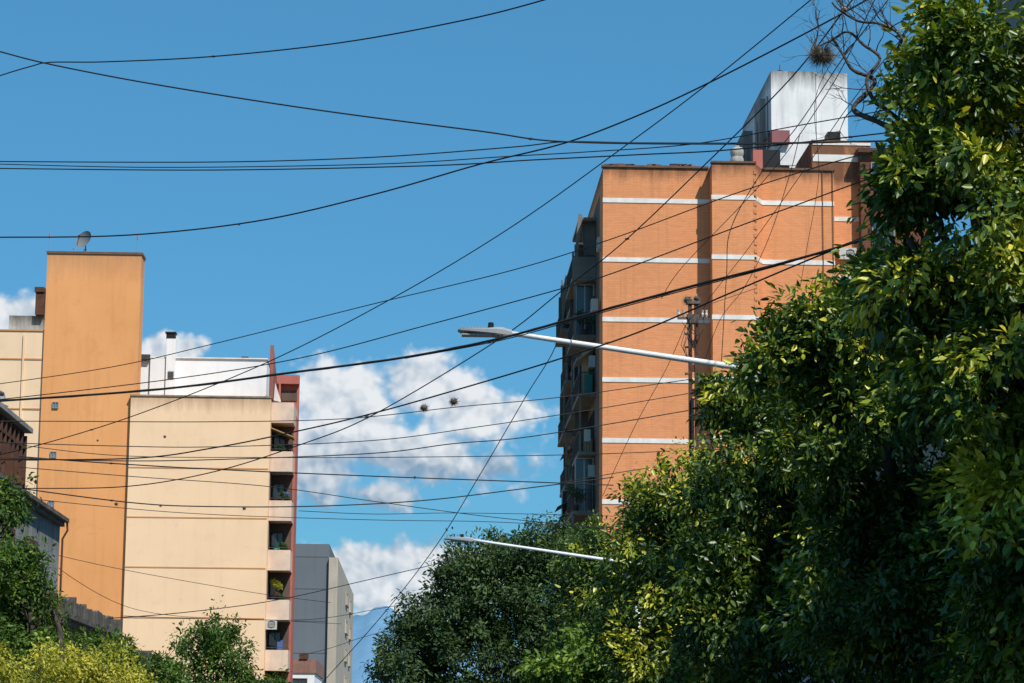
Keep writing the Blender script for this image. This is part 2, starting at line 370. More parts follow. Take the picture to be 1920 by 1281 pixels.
M().tube([(p.x,p.y,zt+.4),(p.x,p.y,zt+.52)],[.2,.03],12).obj("lamp_shade",m_conc,lv)
for (u,h) in ((1421,3.6),(1418,3.0),(1412,2.6),(1440,1.4),(1334,.7),(1366,1.2),(1392,1.6)):
    q=P(u,250,119); tag(M().tube([(q.x,q.y,zt),(q.x,q.y,zt+h)],.022,5).obj("antenna_mast",m_rail,base=(q.x,119,zt)),"thin metal antenna rod beside the roof tower","antenna","antenna rods on the roof")
q=P(1462,130,119); am=M().tube([(q.x,119,tz),(q.x,119,tz+.62)],.02,5).box(q.x-.12,q.x+.12,118.98,119.02,tz+.3,tz+.34); tag(am.obj("antenna_mast",m_rail,base=(q.x,119,tz)),"short antenna on top of the roof tower","antenna","antenna rods on the roof")
# balconies on street side
m_balc=mat("balcony_concrete",(.27,.24,.20),(.14,.125,.105),streak=.6)
random.seed(11)
m_plant=leaf_mat("pot_plant_leaf",[(0,(.02,.05,.012)),(1,(.07,.15,.03))])
cols=[(.65,.63,.58),(.05,.30,.24),(.55,.42,.26),(.10,.16,.4),(.4,.1,.07)]
m_cl=[mat("cloth_%s"%n,c) for n,c in zip(("grey","green","tan","blue","red"),cols)]
m_dw=mat("shaded_street_wall",(.17,.12,.09),(.09,.065,.05),streak=.5)  # shade of the street side put into this dark colour
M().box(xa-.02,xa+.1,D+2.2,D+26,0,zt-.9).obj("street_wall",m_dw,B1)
plants=[]
for st,(y0,y1,xo,ztp) in enumerate(((116.3,121.5,7.10,zt-1.3),(123.2,128.4,7.42,zt-2.4),(130.8,136.0,7.28,zt-1.5))):
    M().yprism([(xo,ztp-2.6),(xo+.16,ztp-2.6),(xo+.42,ztp-.1),(xo+.24,ztp)],y0-.05,y0+.15).obj("balcony_top_strut",m_balc,B1)
    M().yprism([(xo+.55,ztp-2.0),(xa-.03,ztp-2.0),(xa-.03,ztp-.35),(xo+.4,ztp-.35)],y0+.5,y0+.62).obj("balcony_top_panel",m_balc,B1)
    M().box(xo+.25,xa-.03,y0,y1,ztp-.35,ztp-.2).obj("balcony_top_slab",m_balc,B1)
    for k in range(1,10):
        jx=random.choice([0,0,.15,-.06,.28]); xx0=xo+jx
        z=zb0-k*SH
        bal=M().box(xx0,xa-.03,y0,y1,z-.17,z).obj("balcony",m_balc,B1)
        r=M(); kind=random.random()
        r.box(xx0+.02,xx0+.06,y0,y1,z+1.0,z+1.05).box(xx0+.02,xx0+.06,y0,y1,z+.1,z+.13)
        r.box(xx0+.06,xa-.03,y0+.02,y0+.06,z+1.0,z+1.05)
        yy=y0+.05
        while yy<y1: r.box(xx0+.03,xx0+.055,yy,yy+.025,z+.13,z+1.0); yy+=.16
        xx=xx0+.15
        while xx<xa-.05: r.box(xx,xx+.022,y0+.03,y0+.05,z,z+1.0); xx+=.12
        r.obj("railing",m_rail,bal)
        if random.random()<.6: M().box(xx0+.02,xx0+.12,y0+.02,y0+.12,z,z+SH-.17).obj("corner_post",m_balc,bal)
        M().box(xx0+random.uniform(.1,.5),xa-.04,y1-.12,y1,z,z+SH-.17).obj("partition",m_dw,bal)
        window(B1,'x',xa-.02,y0+.8,y0+2.8,z+.02,z+2.1,-1,name="balcony_door"); window(B1,'x',xa-.02,y0+3.4,y0+4.8,z+.9,z+2.1,-1)
        if kind<.16: window(bal,'y',y0+.9,xx0+.15,xa-.05,z+.0,z+SH-.2,-1,name="glazed_enclosure",fm=m_wframe)
        elif kind<.6:
            q=random.choice(m_cl[:4]); xx=xx0+random.uniform(.05,.5); M().box(xx,xx+random.uniform(.25,.5),y0-.012,y0+.01,z+random.uniform(.0,.5),z+1.08).obj("hanging_cloth",q,bal)
        elif kind<.75: M().box(xx0+.2,xa-.3,y0+1.0,y0+1.05,z+.1,z+SH-.6).obj("bamboo_screen",m_cl[2],bal)
        elif kind<.9:
            M().box(xx0-.01,xa-.04,y0-.03,y0-.005,z-.05,z+1.0).obj("parapet_panel",m_balc,bal)
        if random.random()<.35:
            q=random.choice(m_cl[:3]); M().yprism([(xx0-.12,z+1.65),(xa-.03,z+2.25),(xa-.03,z+2.28),(xx0-.12,z+1.68)],y0+.1,y0+3).obj("awning",q,bal)
        if random.random()<.55: ac_unit((xa-.03,y0+random.uniform(.5,.8),z+random.choice([1.6,.5,2.0])),'x-',"white air conditioner on the balcony wall")
        if random.random()<.7: plants.append((xx0+random.uniform(.1,.6),y0+.3,z,random.uniform(.35,.8)))
        if random.random()<.4: M().box(xx0+.3,xx0+.7,y0+.4,y0+.8,z,z+random.uniform(.5,1.3)).box(xx0+.33,xx0+.67,y0+.38,y0+.4,z+.1,z+.4).obj("storage_cupboard",random.choice(m_cl),bal)
ac_unit((P(1122,465,114).x+.2,113.2,P(1122,465,114).z),'x-',"white air conditioner on brick corner")
ac_unit((P(1591,474,112.7).x,D+1.18,P(1591,474,112.7).z),'y-',"white air conditioner on orange brick wall")
ac_unit((P(1140,0,112).x-.35,113.6,P(1122,577,114).z),'x-',"white air conditioner on brick corner")

# =============== left beige block
E=136
bx1=P(508,742,E).x; bx0=P(240,900,E).x; bz=P(380,744,E).z
B2=thing("beige_apartment_block",(bx1,E,0),"beige rendered apartment block with loggias and red roof frame","apartment building")
m_beige=mat("beige_render",(.92,.64,.405),(.85,.575,.355),streak=.10,scale=.35,top=bz,gfall=1.4,gamt=.8,grime=(.40,.23,.13),patch=.18)
m_beige2=mat("beige_render_wing",(.88,.63,.41),(.78,.55,.35),streak=.18,scale=.3,patch=.2)
m_oran=mat("orange_trim",(.62,.30,.13),(.52,.25,.1),streak=.2)
SB=(P(380,969,E).z-P(380,1157,E).z)/2
zl0=P(380,878,E).z
M().box(bx0,bx1,E,165,0,bz-.02).obj("wall",m_beige,B2)
M().box(bx0-.05,bx1+.02,E-.06,E+.4,bz-.02,bz+.07).obj("roof_coping",mat("stained_cream",(.42,.29,.19),(.2,.14,.10),scale=2.5),B2)
for k in range(0,8):
    z=zl0-k*SB
    M().box(bx0+.02,bx1-.05,E-.02,E+.005,z-.035,z+.035).obj("orange_joint_line",m_oran,B2)
m_para=mat("loggia_parapet",(.78,.59,.45),(.60,.45,.35),streak=.45,scale=1.2,patch=.2)
m_rec=mat("shaded_recess_wall",(.16,.11,.085),(.09,.065,.05),streak=.3)  # dark brown carries the shade inside the balcony recesses
xp=P(549,850,E+.8).x; random.seed(9)
bplants=[]
for k in range(-1,8):
    zf=P(530,885,E+1).z-k*SB
    lg=M(); lg.box(bx1,xp-.1,E+.9,E+4.9,zf,zf+.14)
    lg.box(bx1,xp,E+.8,E+.9,zf,zf+1.15).box(xp-.1,xp,E+.9,E+4.9,zf,zf+1.15)
    o=lg.obj("balcony",m_para,B2)
    if k==-1: continue
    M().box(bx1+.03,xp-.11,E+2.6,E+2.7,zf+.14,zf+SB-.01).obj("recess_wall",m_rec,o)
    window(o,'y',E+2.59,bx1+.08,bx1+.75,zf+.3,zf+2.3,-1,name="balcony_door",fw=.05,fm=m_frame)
    M().yprism([(bx1+.1,zf+1.5),(bx1+.72,zf+1.35),(bx1+.2,zf+2.1),(bx1+.1,zf+2.1)],E+2.3,E+2.33).obj("pale_slant_panel",m_cl[0],o)  # pale slanted sheet in front of the balcony door
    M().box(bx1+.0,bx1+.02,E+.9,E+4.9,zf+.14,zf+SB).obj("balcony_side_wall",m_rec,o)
    M().tube([(bx1,E+.85,zf+1.28),(xp-.05,E+.85,zf+1.28),(xp-.05,E+2.6,zf+1.28)],.02,6).obj("handrail",m_rail,o)
    if k in (0,5): M().yprism([(bx1+.02,zf+2.45),(xp+.02,zf+1.95),(xp+.02,zf+2.0),(bx1+.02,zf+2.5)],E+.7,E+2.4).obj("awning",mat("tan_awning",(.5,.3,.12)),o)
    if random.random()<.7:
        xx=bx1+random.uniform(.2,.8); M().box(xx,xx+.3,E+1.6,E+1.9,zf+.14,zf+random.uniform(1.3,1.9)).box(xx+.03,xx+.27,E+1.57,E+1.6,zf+1.2,zf+1.28).obj("storage_cupboard",random.choice(m_cl),o)
    if random.random()<.6: bplants.append((bx1+random.uniform(.3,.9),E+1.15,zf+.75,random.uniform(.3,.5)))
M().box(bx1,xp+.04,E+5.0,E+5.6,0,P(555,706,E+5).z).obj("red_side_wall",m_red,B2)
M().box(xp-.10,xp+.05,E+2.75,E+4.98,0,P(555,790,E+5).z).obj("red_side_wall",m_red,B2)
xq=P(516,706,E+5).x
rd=M(); zt5=P(555,706,E+5).z
rd.box(xq,xp+.08,E+4.6,E+4.98,zt5-.5,zt5+.02).box(P(523,740,E+5).x,P(527,740,E+5).x,E+4.6,E+4.9,bz,zt5-.5)
rd.obj("red_frame",m_red,B2)
M().box(P(528,742,E+5).x,xp-.06,E+4.95,E+4.99,P(540,752,E+5).z,P(540,733,E+5).z).obj("opening_shade_panel",m_rec,B2)  # dark panel painted as the shade inside the red frame
fn=M(); zf0=P(503,651,E+1).z; fn.xprism([(E+.6,bz+.02),(E+5.5,bz+.02),(E+5.5,bz+1.3),(E+3.0,zf0-.9),(E+.6,zf0)],bx1-.12,bx1+.05)
fn.box(bx1-.14,bx1+.07,E+.45,E+.6,bz+.02,zf0+.03)
fn.obj("red_fin_wall",mat("dull_red",(.38,.14,.11),(.26,.10,.08),streak=.6),B2)
M().yprism([(bx1+.1,bz),(bx1+.5,bz-.1),(bx1+.5,bz+.0),(bx1+.16,bz+1.0)],E+1.0,E+1.15).obj("white_brace",m_white,B2)
m_pent=mat("white_penthouse_paint",(.84,.84,.84),(.77,.77,.77),streak=.18,scale=.5,patch=.12)
pe=M(); y0=E+4.5; px0=P(263,700,y0).x; px1=P(500,700,y0).x; pz=P(400,673,y0).z
pe.box(px0,px1,y0,y0+10,bz-.2,pz-.0); pe.box(P(312,700,y0).x,P(329,700,y0).x,y0-.35,y0+.4,bz-.2,P(320,637,y0).z); pe.box(P(282,700,y0).x,P(311,700,y0).x,y0-.2,y0,bz-.1,P(300,676,y0).z+.1)
pe.obj("penthouse",m_pent,B2)
M().box(px0-.1,px1+.05,y0-.1,y0+10,pz,pz+.07).obj("penthouse_coping",m_white,B2)
ch=M().box(P(313,630,y0).x,P(329,630,y0).x,y0-.33,y0+.35,P(320,637,y0).z,P(320,628,y0).z).box(P(311,630,y0).x,P(331,630,y0).x,y0-.38,y0+.4,P(320,627,y0).z,P(320,624,y0).z)
ch.obj("chimney_cap",m_black,B2)
ve=M(); 
for k in range(5): ve.box(P(316,700,y0).x,P(327,700,y0).x,y0-.40,y0-.355,P(320,712-k*3,y0).z,P(320,710.6-k*3,y0).z)
ve.obj("vent_grille",m_frame,B2)
M().box(P(266,668,y0).x,P(282,668,y0).x,y0-.3,y0,P(270,675,y0).z,P(270,666,y0).z).obj("roof_gutter_box",m_frame,B2)
M().box(P(452,672,y0).x,P(465,672,y0).x,y0+.2,y0+.6,pz+.07,pz+.2).obj("roof_box",m_rust,B2)
ac_unit((bx1+.2,E+.8,P(508,1170,E).z),'y-',"white air conditioner on beige balcony parapet")
def potplant(c,r,label,mm=m_plant):
    e=thing("pot_plant",c,label,"pot plant","pot plants on balconies")
    M().tube([(c[0],c[1],c[2]),(c[0],c[1],c[2]+.3)],[.12,.17],10).obj("pot",m_rust,e)
    leafobj("foliage",mm,[(Vector((c[0],c[1],c[2]+.3+r*.8)),Vector((0,0,1)),.5)],260,r*.4,.12,5,e); return e
# ---------------- leaves
def leafobj(name,mm,clumps,per,cr,L,seed,parent,wid=.42):
    rg=np.random.default_rng(seed)
    C=np.array([tuple(c[0]) for c in clumps]); O=np.array([tuple(c[1]) for c in clumps]); tn=np.array([c[2] for c in clumps])
    cnt=np.maximum(8,(per*rg.uniform(.3,1.7,size=len(C)))).astype(int)
    n=int(cnt.sum()); ci=np.repeat(np.arange(len(C)),cnt)
    off=rg.normal(size=(n,3)); off/=np.linalg.norm(off,axis=1,keepdims=True)+1e-9
    rad=(rg.random((n,1))**.55)*cr*rg.uniform(.5,1.35,size=(len(C),1))[ci]
    ax=O+rg.normal(size=(len(C),3))*.8+np.array([0,0,.15]); ax/=np.linalg.norm(ax,axis=1,keepdims=True); st=rg.uniform(-.1,1.5,size=(len(C),1))
    off=off+ax[ci]*(np.sum(off*ax[ci],axis=1,keepdims=True))*st[ci]
    pos=C[ci]+off*rad*.86
    a=off*.6+ax[ci]*.5+rg.normal(size=(n,3))*.5+np.array([0,0,-.38]); a/=np.linalg.norm(a,axis=1,keepdims=True)
    n0=O[ci]*.5+np.array([0,0,.75])+rg.normal(size=(n,3))*.55
    s=np.cross(a,n0); s/=np.linalg.norm(s,axis=1,keepdims=True)+1e-9; nn=np.cross(s,a)
    l=L*rg.uniform(.5,1.3,size=(n,1)); w_=l*wid*rg.uniform(.8,1.15,size=(n,1)); fold=w_*rg.uniform(.05,.3,size=(n,1)); dr=l*rg.uniform(-.02,.22,size=(n,1))
    v=np.stack([pos,pos+a*l*.28+s*w_*.5+nn*fold,pos+a*l*.68+s*w_*.42+nn*fold*.7-nn*dr*.4,pos+a*l-nn*dr,pos+a*l*.68-s*w_*.42+nn*fold*.7-nn*dr*.4,pos+a*l*.28-s*w_*.5+nn*fold],axis=1).reshape(-1,3)
    b=np.array(tuple(BASE[parent.name])); v=v-b
    idx=(np.arange(n)*6)[:,None]
    fc=np.concatenate([idx+np.array([[0,1,2,3]]),idx+np.array([[0,3,4,5]])],axis=1).reshape(-1)
    me=bpy.data.meshes.new(name); me.vertices.add(n*6); me.vertices.foreach_set('co',v.astype(np.float32).ravel())
    me.loops.add(n*8); me.loops.foreach_set('vertex_index',fc.astype(np.int32))
    me.polygons.add(n*2); me.polygons.foreach_set('loop_start',(np.arange(n*2)*4).astype(np.int32)); 
    me.update(calc_edges=True); me.materials.append(mm)
    at=me.attributes.new('tone','FLOAT','FACE'); t=np.clip(tn[ci]+rg.normal(size=n)*.13,0,1); at.data.foreach_set('value',np.repeat(t,2).astype(np.float32))
    o=bpy.data.objects.new(name,me); coll.objects.link(o); o.parent=parent; BASE[o.name]=BASE[parent.name]
    return o
def crown_clumps(lobes,ncl,seed,young_sunlit=.12,cull=-.3,inner=.45,fr=.9,tone0=.34):  # share of fresh shoots and base tone also paint sun and shade into leaves
    rg=np.random.default_rng(seed); out=[]
    wts=np.array([ (l[1][0]*l[1][2]+l[1][0]*l[1][1]+l[1][1]*l[1][2]) for l in lobes]); wts/=wts.sum()
    tries=0
    while len(out)<ncl and tries<ncl*6:
        tries+=1
        i=rg.choice(len(lobes),p=wts); c,r=lobes[i]
        d=rg.normal(size=3); d/=np.linalg.norm(d)
        k=inner+(1-inner)*rg.random()**.45
        k*=1+.42*noise.noise(Vector(d*1.8)+Vector((seed,i,0)))+.32*noise.noise(Vector(d*5)+Vector((seed,i,0)))
        p=Vector((c[0]+d[0]*r[0]*k,c[1]+d[1]*r[1]*k,c[2]+d[2]*r[2]*k))
        if noise.noise(p*fr+Vector((seed*3.1,0,0)))<cull: continue
        if noise.noise(p*2.2+Vector((seed*1.7,5,0)))<-.38: continue
        tone=tone0+.3*noise.noise(p*1.3+Vector((0,seed,0)))
        yz=noise.noise(p*.8+Vector((seed*7,2,0)))
        if k>.8 and rg.random()<young_sunlit*(2.2 if d[2]>-.1 else .4)*(1.8 if yz>.05 else .4): tone=rg.uniform(.6,.95)
        out.append((p,Vector(d),float(tone)))
    return out
def curve_pts(a,b,n,sag,rs):
    pts=[]; d=b-a
    o1=Vector((rs.uniform(-1,1),rs.uniform(-1,1),rs.uniform(-.3,.8)))*sag*d.length
    for i in range(n+1):
        t=i/n; pts.append(a+d*t+o1*math.sin(math.pi*t)*.5+Vector((rs.uniform(-1,1),rs.uniform(-1,1),rs.uniform(-1,1)))*.02*d.length*(0<i<n))
    return pts
m_green=mat("green_fruit_skin",(.06,.12,.018),(.10,.16,.025),scale=8,streak=0,rough=.4)
m_orange=mat("orange_fruit_skin",(.75,.25,.02),streak=0,rough=.4)
fm_=M().ball((0,0,0),1,12,8); fme=bpy.data.meshes.new("green_fruit"); fme.from_pydata(fm_.v,[],fm_.f); fme.materials.append(m_green)
for q in fme.polygons: q.use_smooth=True
def tree(name,label,base,th,lobes,ncl,per,cr,L,mm,seed,group=None,fruit=0,young_sunlit=.12,cull=-.3,tr=.13,inner=.45,wid=.42,nbr=40,cat="tree",tone0=.34):
    rs=random.Random(seed)
    e=thing(name,base,label,cat,group)
    cl=crown_clumps(lobes,ncl,seed,young_sunlit,cull,inner,.9,tone0)
    t=M(); b0=Vector(base); fork=b0+Vector((rs.uniform(-.15,.15),rs.uniform(-.15,.15),th))
    t.tube([b0+Vector((0,0,-.1)),b0+Vector((0,0,.25)),b0+Vector((.03,0,th*.5)),fork],[tr*1.5,tr*1.1,tr,tr*.95],10)
    tips=[]
    for c,r in lobes:
        c=Vector(c); pts=curve_pts(fork,c,6,.2,rs); t.tube(pts,[tr*.75*(1-.7*i/6) for i in range(7)],7); tips+=pts[2:]
    for i in range(nbr):
        c=rs.choice(cl)[0]; st=min(tips,key=lambda q:(q-c).length); pts=curve_pts(st,c,5,.25,rs)
        t.tube(pts,[tr*.22*(1-.75*k/5) for k in range(6)],5)
    t.obj("trunk",m_bark,e,smooth=True)
    leafobj("crown",mm,cl,per,cr,L,seed,e,wid)
    if fruit:
        outer=[q for q in cl if q[1].y<.1]
        for i in range(fruit):
            q=rs.choice(outer); p=q[0]+q[1]*cr*.55+Vector((rs.uniform(-1,1),rs.uniform(-1,.2),rs.uniform(-1,.2)))*cr*.6
            fo=bpy.data.objects.new("green_fruit",fme); coll.objects.link(fo); fo.parent=e; fo.location=p-b0; k=rs.uniform(.026,.038); fo.scale=(k,k,k*1.02)
    return e
m_citrus=leaf_mat("citrus_leaf",[(0,(.018,.044,.007)),(.42,(.062,.115,.013)),(.66,(.21,.27,.022)),(1,(.60,.55,.06))],.18,.38,.45)
m_ash=leaf_mat("ash_leaf",[(0,(.02,.045,.012)),(.5,(.048,.085,.024)),(1,(.10,.15,.045))],.18,.5,.25)
m_yel=leaf_mat("yellow_leaf",[(0,(.12,.145,.02)),(.4,(.32,.33,.045)),(1,(.58,.52,.08))],.3,.5)
m_bright=leaf_mat("bright_leaf",[(0,(.03,.065,.012)),(.5,(.075,.145,.024)),(1,(.22,.32,.05))],.25,.5,.25)
G="orange trees along the pavement"
def Lb(u,v,d,ru,rv,ry):
    c=P(u,v,d); return (tuple(c),(ru*d/F,ry,rv*d/F))
tree("orange_tree","tall citrus tree with glossy leaves, green fruit and bare upper twigs",(6.0,20,.14),2.2,
 [Lb(1915,60,20,190,110,1.2),Lb(1800,170,20,125,110,1.0),Lb(1870,420,19.5,210,160,1.2),Lb(1755,300,20,85,90,.8),Lb(1735,380,20,90,80,.8),Lb(1705,450,20,95,75,.7),Lb(1690,530,20,90,80,.7),Lb(1910,700,19.5,180,170,1.1),Lb(1790,640,20.4,140,120,.9),Lb(1940,1000,19.7,140,200,1.2),Lb(2080,400,20,190,360,1.3),Lb(1910,1200,20.5,100,120,1)],
 1400,56,.23,.104,m_citrus,1,G,24,.36,-.34,tone0=.40)
tree("orange_tree","citrus tree with dense dark foliage on the pavement",(6.0,26.5,.14),2.2,
 [Lb(1700,640,26.5,130,130,1.2),Lb(1560,630,26.5,125,95,1.1),Lb(1640,820,26.2,190,150,1.4),Lb(1800,900,26.5,170,250,1.5),Lb(1660,1080,26.5,180,180,1.4),Lb(1770,1220,26,160,120,1.2),Lb(1500,680,26.6,90,90,.8),Lb(1640,550,26.6,55,45,.7)],
 980,58,.25,.108,m_citrus,2,G,18,.14,-.28,tone0=.30)
tree("orange_tree","citrus tree with leaning crown on the pavement",(6.0,33.5,.14),2.2,
 [Lb(1420,730,33.5,100,80,1.0),Lb(1530,800,33.5,150,130,1.4),Lb(1470,950,33.2,160,150,1.4),Lb(1560,1120,33.2,170,180,1.5),Lb(1400,1150,33.5,150,160,1.3),Lb(1375,780,33.8,50,50,.5)],
 840,56,.28,.112,m_citrus,3,G,14,.14,-.28,tone0=.32)
tree("orange_tree","citrus tree with sunlit yellow green shoots",(6.0,42.5,.14),2.0,
 [Lb(1300,930,42.5,110,80,1.1),Lb(1240,985,42.3,85,85,1.1),Lb(1340,1080,42.3,140,140,1.4),Lb(1210,1120,42.3,105,120,1.3),Lb(1280,1250,42,150,90,1.4),Lb(1420,1000,42.6,110,110,1.3)],
 740,54,.30,.115,m_citrus,4,G,8,.22,-.30)
tree("orange_tree","citrus tree partly hidden by its neighbours",(6.0,74,.14),2.0,
 [Lb(1150,1040,74,85,58,1.5),Lb(1110,1120,74,80,90,1.5),Lb(1200,1180,74,120,110,1.7),Lb(1280,1100,74,110,100,1.7)],
 360,58,.42,.15,m_citrus,5,G,0,.08,-.4,tone0=.3)
tree("ash_tree","large round dark green ash tree beside the road",(2.6+3.2,90,.14),3.2,
 [Lb(975,1035,88,75,50,2.0),Lb(915,1105,88,105,75,2.6),Lb(1030,1110,88,120,95,2.6),Lb(825,1165,88,85,65,2.2),Lb(900,1245,87.5,145,90,2.8),Lb(1060,1230,87.5,140,100,2.8),Lb(765,1235,88,60,65,1.8),Lb(875,1070,88,60,38,1.6),Lb(1100,1080,88.5,80,70,2),Lb(1080,1015,89,60,35,1.4)],
 1250,60,.46,.18,m_ash,6,None,0,.08,-.5,tr=.22,wid=.38,tone0=.42)
tree("street_tree","low bright green broadleaf tree by the pavement",(4.6,47,.14),1.6,
 [Lb(1120,1245,47,90,50,.9),Lb(1040,1270,47,55,30,.7),Lb(1190,1250,46.8,80,60,.9),Lb(1130,1330,47,120,60,1.0)],
 170,55,.3,.13,m_bright,7,None,0,.3,-.4,wid=.5,tone0=.52)
GL="trees along the opposite pavement"
tree("street_tree","leafy green tree in front of old grey house",(-6.4,43,.14),2.0,
 [Lb(10,940,43,52,48,.7),Lb(-20,1060,43,85,80,1.2),Lb(42,1140,42.8,62,58,.9),Lb(20,1210,43,80,50,1.1),Lb(82,1080,43,26,28,.3),Lb(50,1040,43,34,30,.4),Lb(-80,960,43,80,90,1)],
 310,55,.27,.10,m_bright,8,GL,0,.08,-.30,tone0=.3)
tree("yellow_leaved_tree","low tree with bright yellow green foliage",(-6.2,37,.14),1.4,
 [Lb(60,1275,37,110,60,.9),Lb(190,1275,37,85,58,.9),Lb(-30,1270,37,80,60,.9),Lb(120,1320,36.8,170,70,1.0),Lb(250,1300,37,40,30,.5)],
 420,60,.22,.06,m_yel,9,None,0,.3,-.45,tr=.08)
tree("street_tree","small dark green tree before beige building",(-6.4,75,.14),2.4,
 [Lb(405,1180,75,32,28,.8),Lb(365,1220,75,38,36,1),Lb(435,1235,75,48,42,1.1),Lb(410,1290,75,78,42,1.3),Lb(500,1282,75,35,14,.7)],
 200,58,.32,.13,m_bright,10,GL,0,.03,-.30)
tree("street_tree","dense dark tree beneath the old parapet",(-6.3,52,.14),2.0,
 [Lb(180,1232,52,90,34,1.1),Lb(290,1262,52,50,30,.9),Lb(115,1205,52,42,34,.8),Lb(230,1300,52,120,45,1.2)],
 220,60,.28,.10,m_bright,12,GL,0,.02,-.36,tone0=.25)
potplant((bx1+.5,E+1.3,P(510,1118,E).z),.6,"yellow leafy pot plant on beige balcony",m_yel)
for c in bplants: potplant(c[:3],c[3],"green leafy pot plant on beige balcony")
for c in plants: potplant(c[:3],c[3],"green pot plant on dark balcony")

# =============== orange stair tower + wing
tE=136.3; ox0=P(84,600,tE).x; ox1=P(263,560,tE).x; oz=P(180,477,tE).z
B3=thing("orange_tower_block",(ox0,tE,0),"plain orange rendered stair tower beside a beige wing","apartment building")
m_otow=mat("orange_render",(.82,.375,.145),(.71,.305,.105),streak=.26,scale=.22,top=oz,gfall=2.4,gamt=.65,grime=(.42,.21,.11),patch=.28)
M().box(ox0,ox1,tE,tE+1.5,0,oz).obj("tower_wall",m_otow,B3)
M().box(ox0-.06,ox1+.06,tE-.06,tE+1.56,oz,oz+.14).obj("tower_coping",mat("brown_coping",(.2,.10,.06),(.11,.07,.05),scale=2),B3)
for (u,v) in ((104,760),(100,853),(96,945)):
    a0=P(u-6,v+6,tE); a1=P(u+6,v-6,tE); window(B3,'y',tE-.01,a0.x,a1.x,a0.z,a1.z,-1,.035,gm=glass_mat("glass_block",(.10,.16,.22)),fm=m_conc)
wz=P(40,640,140).z; wx0=P(-160,700,140).x; wy=136.5
M().box(wx0,ox0-.002,wy,160,0,wz).obj("beige_wing_wall",m_beige2,B3)
for k in range(9):
    z=P(40,681,138).z-k*SB*1.02; M().box(wx0,ox0-.01,wy-.04,wy+.005,z-.04,z+.04).obj("orange_joint_line",m_oran,B3)
M().box(wx0,ox0-.01,wy-.06,wy+.2,wz,wz+.08).obj("orange_joint_line",m_oran,B3)
M().box(P(52,640,138).x,P(55,640,138).x,wy-.1,wy-.002,8,wz-.2).obj("drain_pipe",m_beige2,B3)
M().box(P(16,620,141).x,P(80,620,141).x,141,144,wz-.2,P(40,592,141).z).obj("rooftop_tank_room",mat("mossy_concrete",(.50,.48,.44),(.30,.29,.27),streak=.8,top=P(40,592,141).z,grime=(.05,.05,.045),gamt=.9),B3)
cq=M().box(P(67,600,141).x,P(83,600,141).x,140.6,141.5,P(70,592,141).z,P(70,552,141).z).box(P(65,600,141).x,P(83,600,141).x,140.5,141.6,P(70,550,141).z,P(70,541,141).z)
cq.obj("chimney",m_rust,B3)
def dish(c,r,label,az=0.6,mh=.45):
    e=thing("satellite_dish",c,label,"satellite dish","satellite dishes on the roofs"); c=Vector(c)
    M().tube([c,c+Vector((0,0,mh))],.035,8).tube([c+Vector((-.25,0,0)),c+Vector((0,0,mh*.7))],.02,6).tube([c+Vector((.25,0,0)),c+Vector((0,0,mh*.7))],.02,6).obj("mast",m_conc,e)
    ax=Vector((math.sin(az),-math.cos(az),.35)).normalized(); a=ax.orthogonal().normalized(); b=ax.cross(a); ce=c+Vector((0,-.05,mh+r*.5))
    d=M(); v=[]; n=24
    for i in range(6):
        q=r*i/5; 
        for j in range(n): t=2*math.pi*j/n; v.append(ce+ax*(q*q*.35/r)+(a*math.cos(t)+b*math.sin(t))*max(q,.001))
    d.add(v,[(i*n+j,i*n+(j+1)%n,(i+1)*n+(j+1)%n,(i+1)*n+j) for i in range(5) for j in range(n)]); d.obj("reflector",mat("dish_grey",(.2,.21,.215),(.13,.14,.145),streak=0,rough=.5),e,smooth=True)
    M().tube([ce-b*r*.95+ax*.3*r,ce+ax*r*1.1,],.015,5).tube([ce+a*r*.95+ax*.3*r,ce+ax*r*1.1],.012,5).ball(ce+ax*r*1.1,.06).obj("feed_arm",m_frame,e)
q=P(160,473,tE+.7); dish((q.x,tE+.7,oz+.14),.55,"grey satellite dish on orange tower roof",-.6,.5)
dish((P(-2,745,62).x,62,P(-2,762,62).z),.17,"small grey dish on a roof",.7,.15)
for u in (92,257,138):
    q=P(u,470,tE+.4); h=1.15 if u!=138 else .3
    r_=thing("rooftop_rod",(q.x,tE+.4,oz+.14),"thin rod with red tip on tower roof","antenna","rods on the tower roof")
    M().tube([(q.x,tE+.4,oz+.1),(q.x,tE+.4,oz+.14+h*.75)],.02,5).obj("rod",m_conc,r_)
    M().tube([(q.x,tE+.4,oz+.14+h*.75),(q.x,tE+.4,oz+.14+h)],.045,6).obj("red_tip",m_red,r_)
# =============== grey far building
gD=228; gx0=P(551,1100,gD).x; gx1=P(622,1100,gD).x; gz=P(590,1020,gD).z
B4=thing("dark_grey_tower_block",(gx1,gD,0),"dark grey apartment tower with pale concrete street side","apartment building")
m_gr=mat("slate_grey_render",(.16,.178,.198),(.13,.145,.162),streak=.2,scale=.12,rough=.95,spec=.05)
M().box(gx0-6,gx1-.3,gD,gD+50,0,gz).obj("wall",m_gr,B4)
m_j=mat("joint_grey",(.13,.148,.165),rough=.95,spec=.05)
for k in range(6): z=gz-1.2-k*3.0; M().box(gx0-6,gx1-.35,gD-.025,gD+.01,z-.03,z+.03).obj("wall_joint",m_j,B4)
m_pc=mat("pale_concrete",(.50,.43,.34),(.37,.31,.25),streak=.5,scale=.35,patch=.3)
sz=P(617,1046,gD).z
M().box(gx1-.29,gx1+.55,gD-.4,gD+52,0,sz).obj("concrete_side",m_pc,B4)
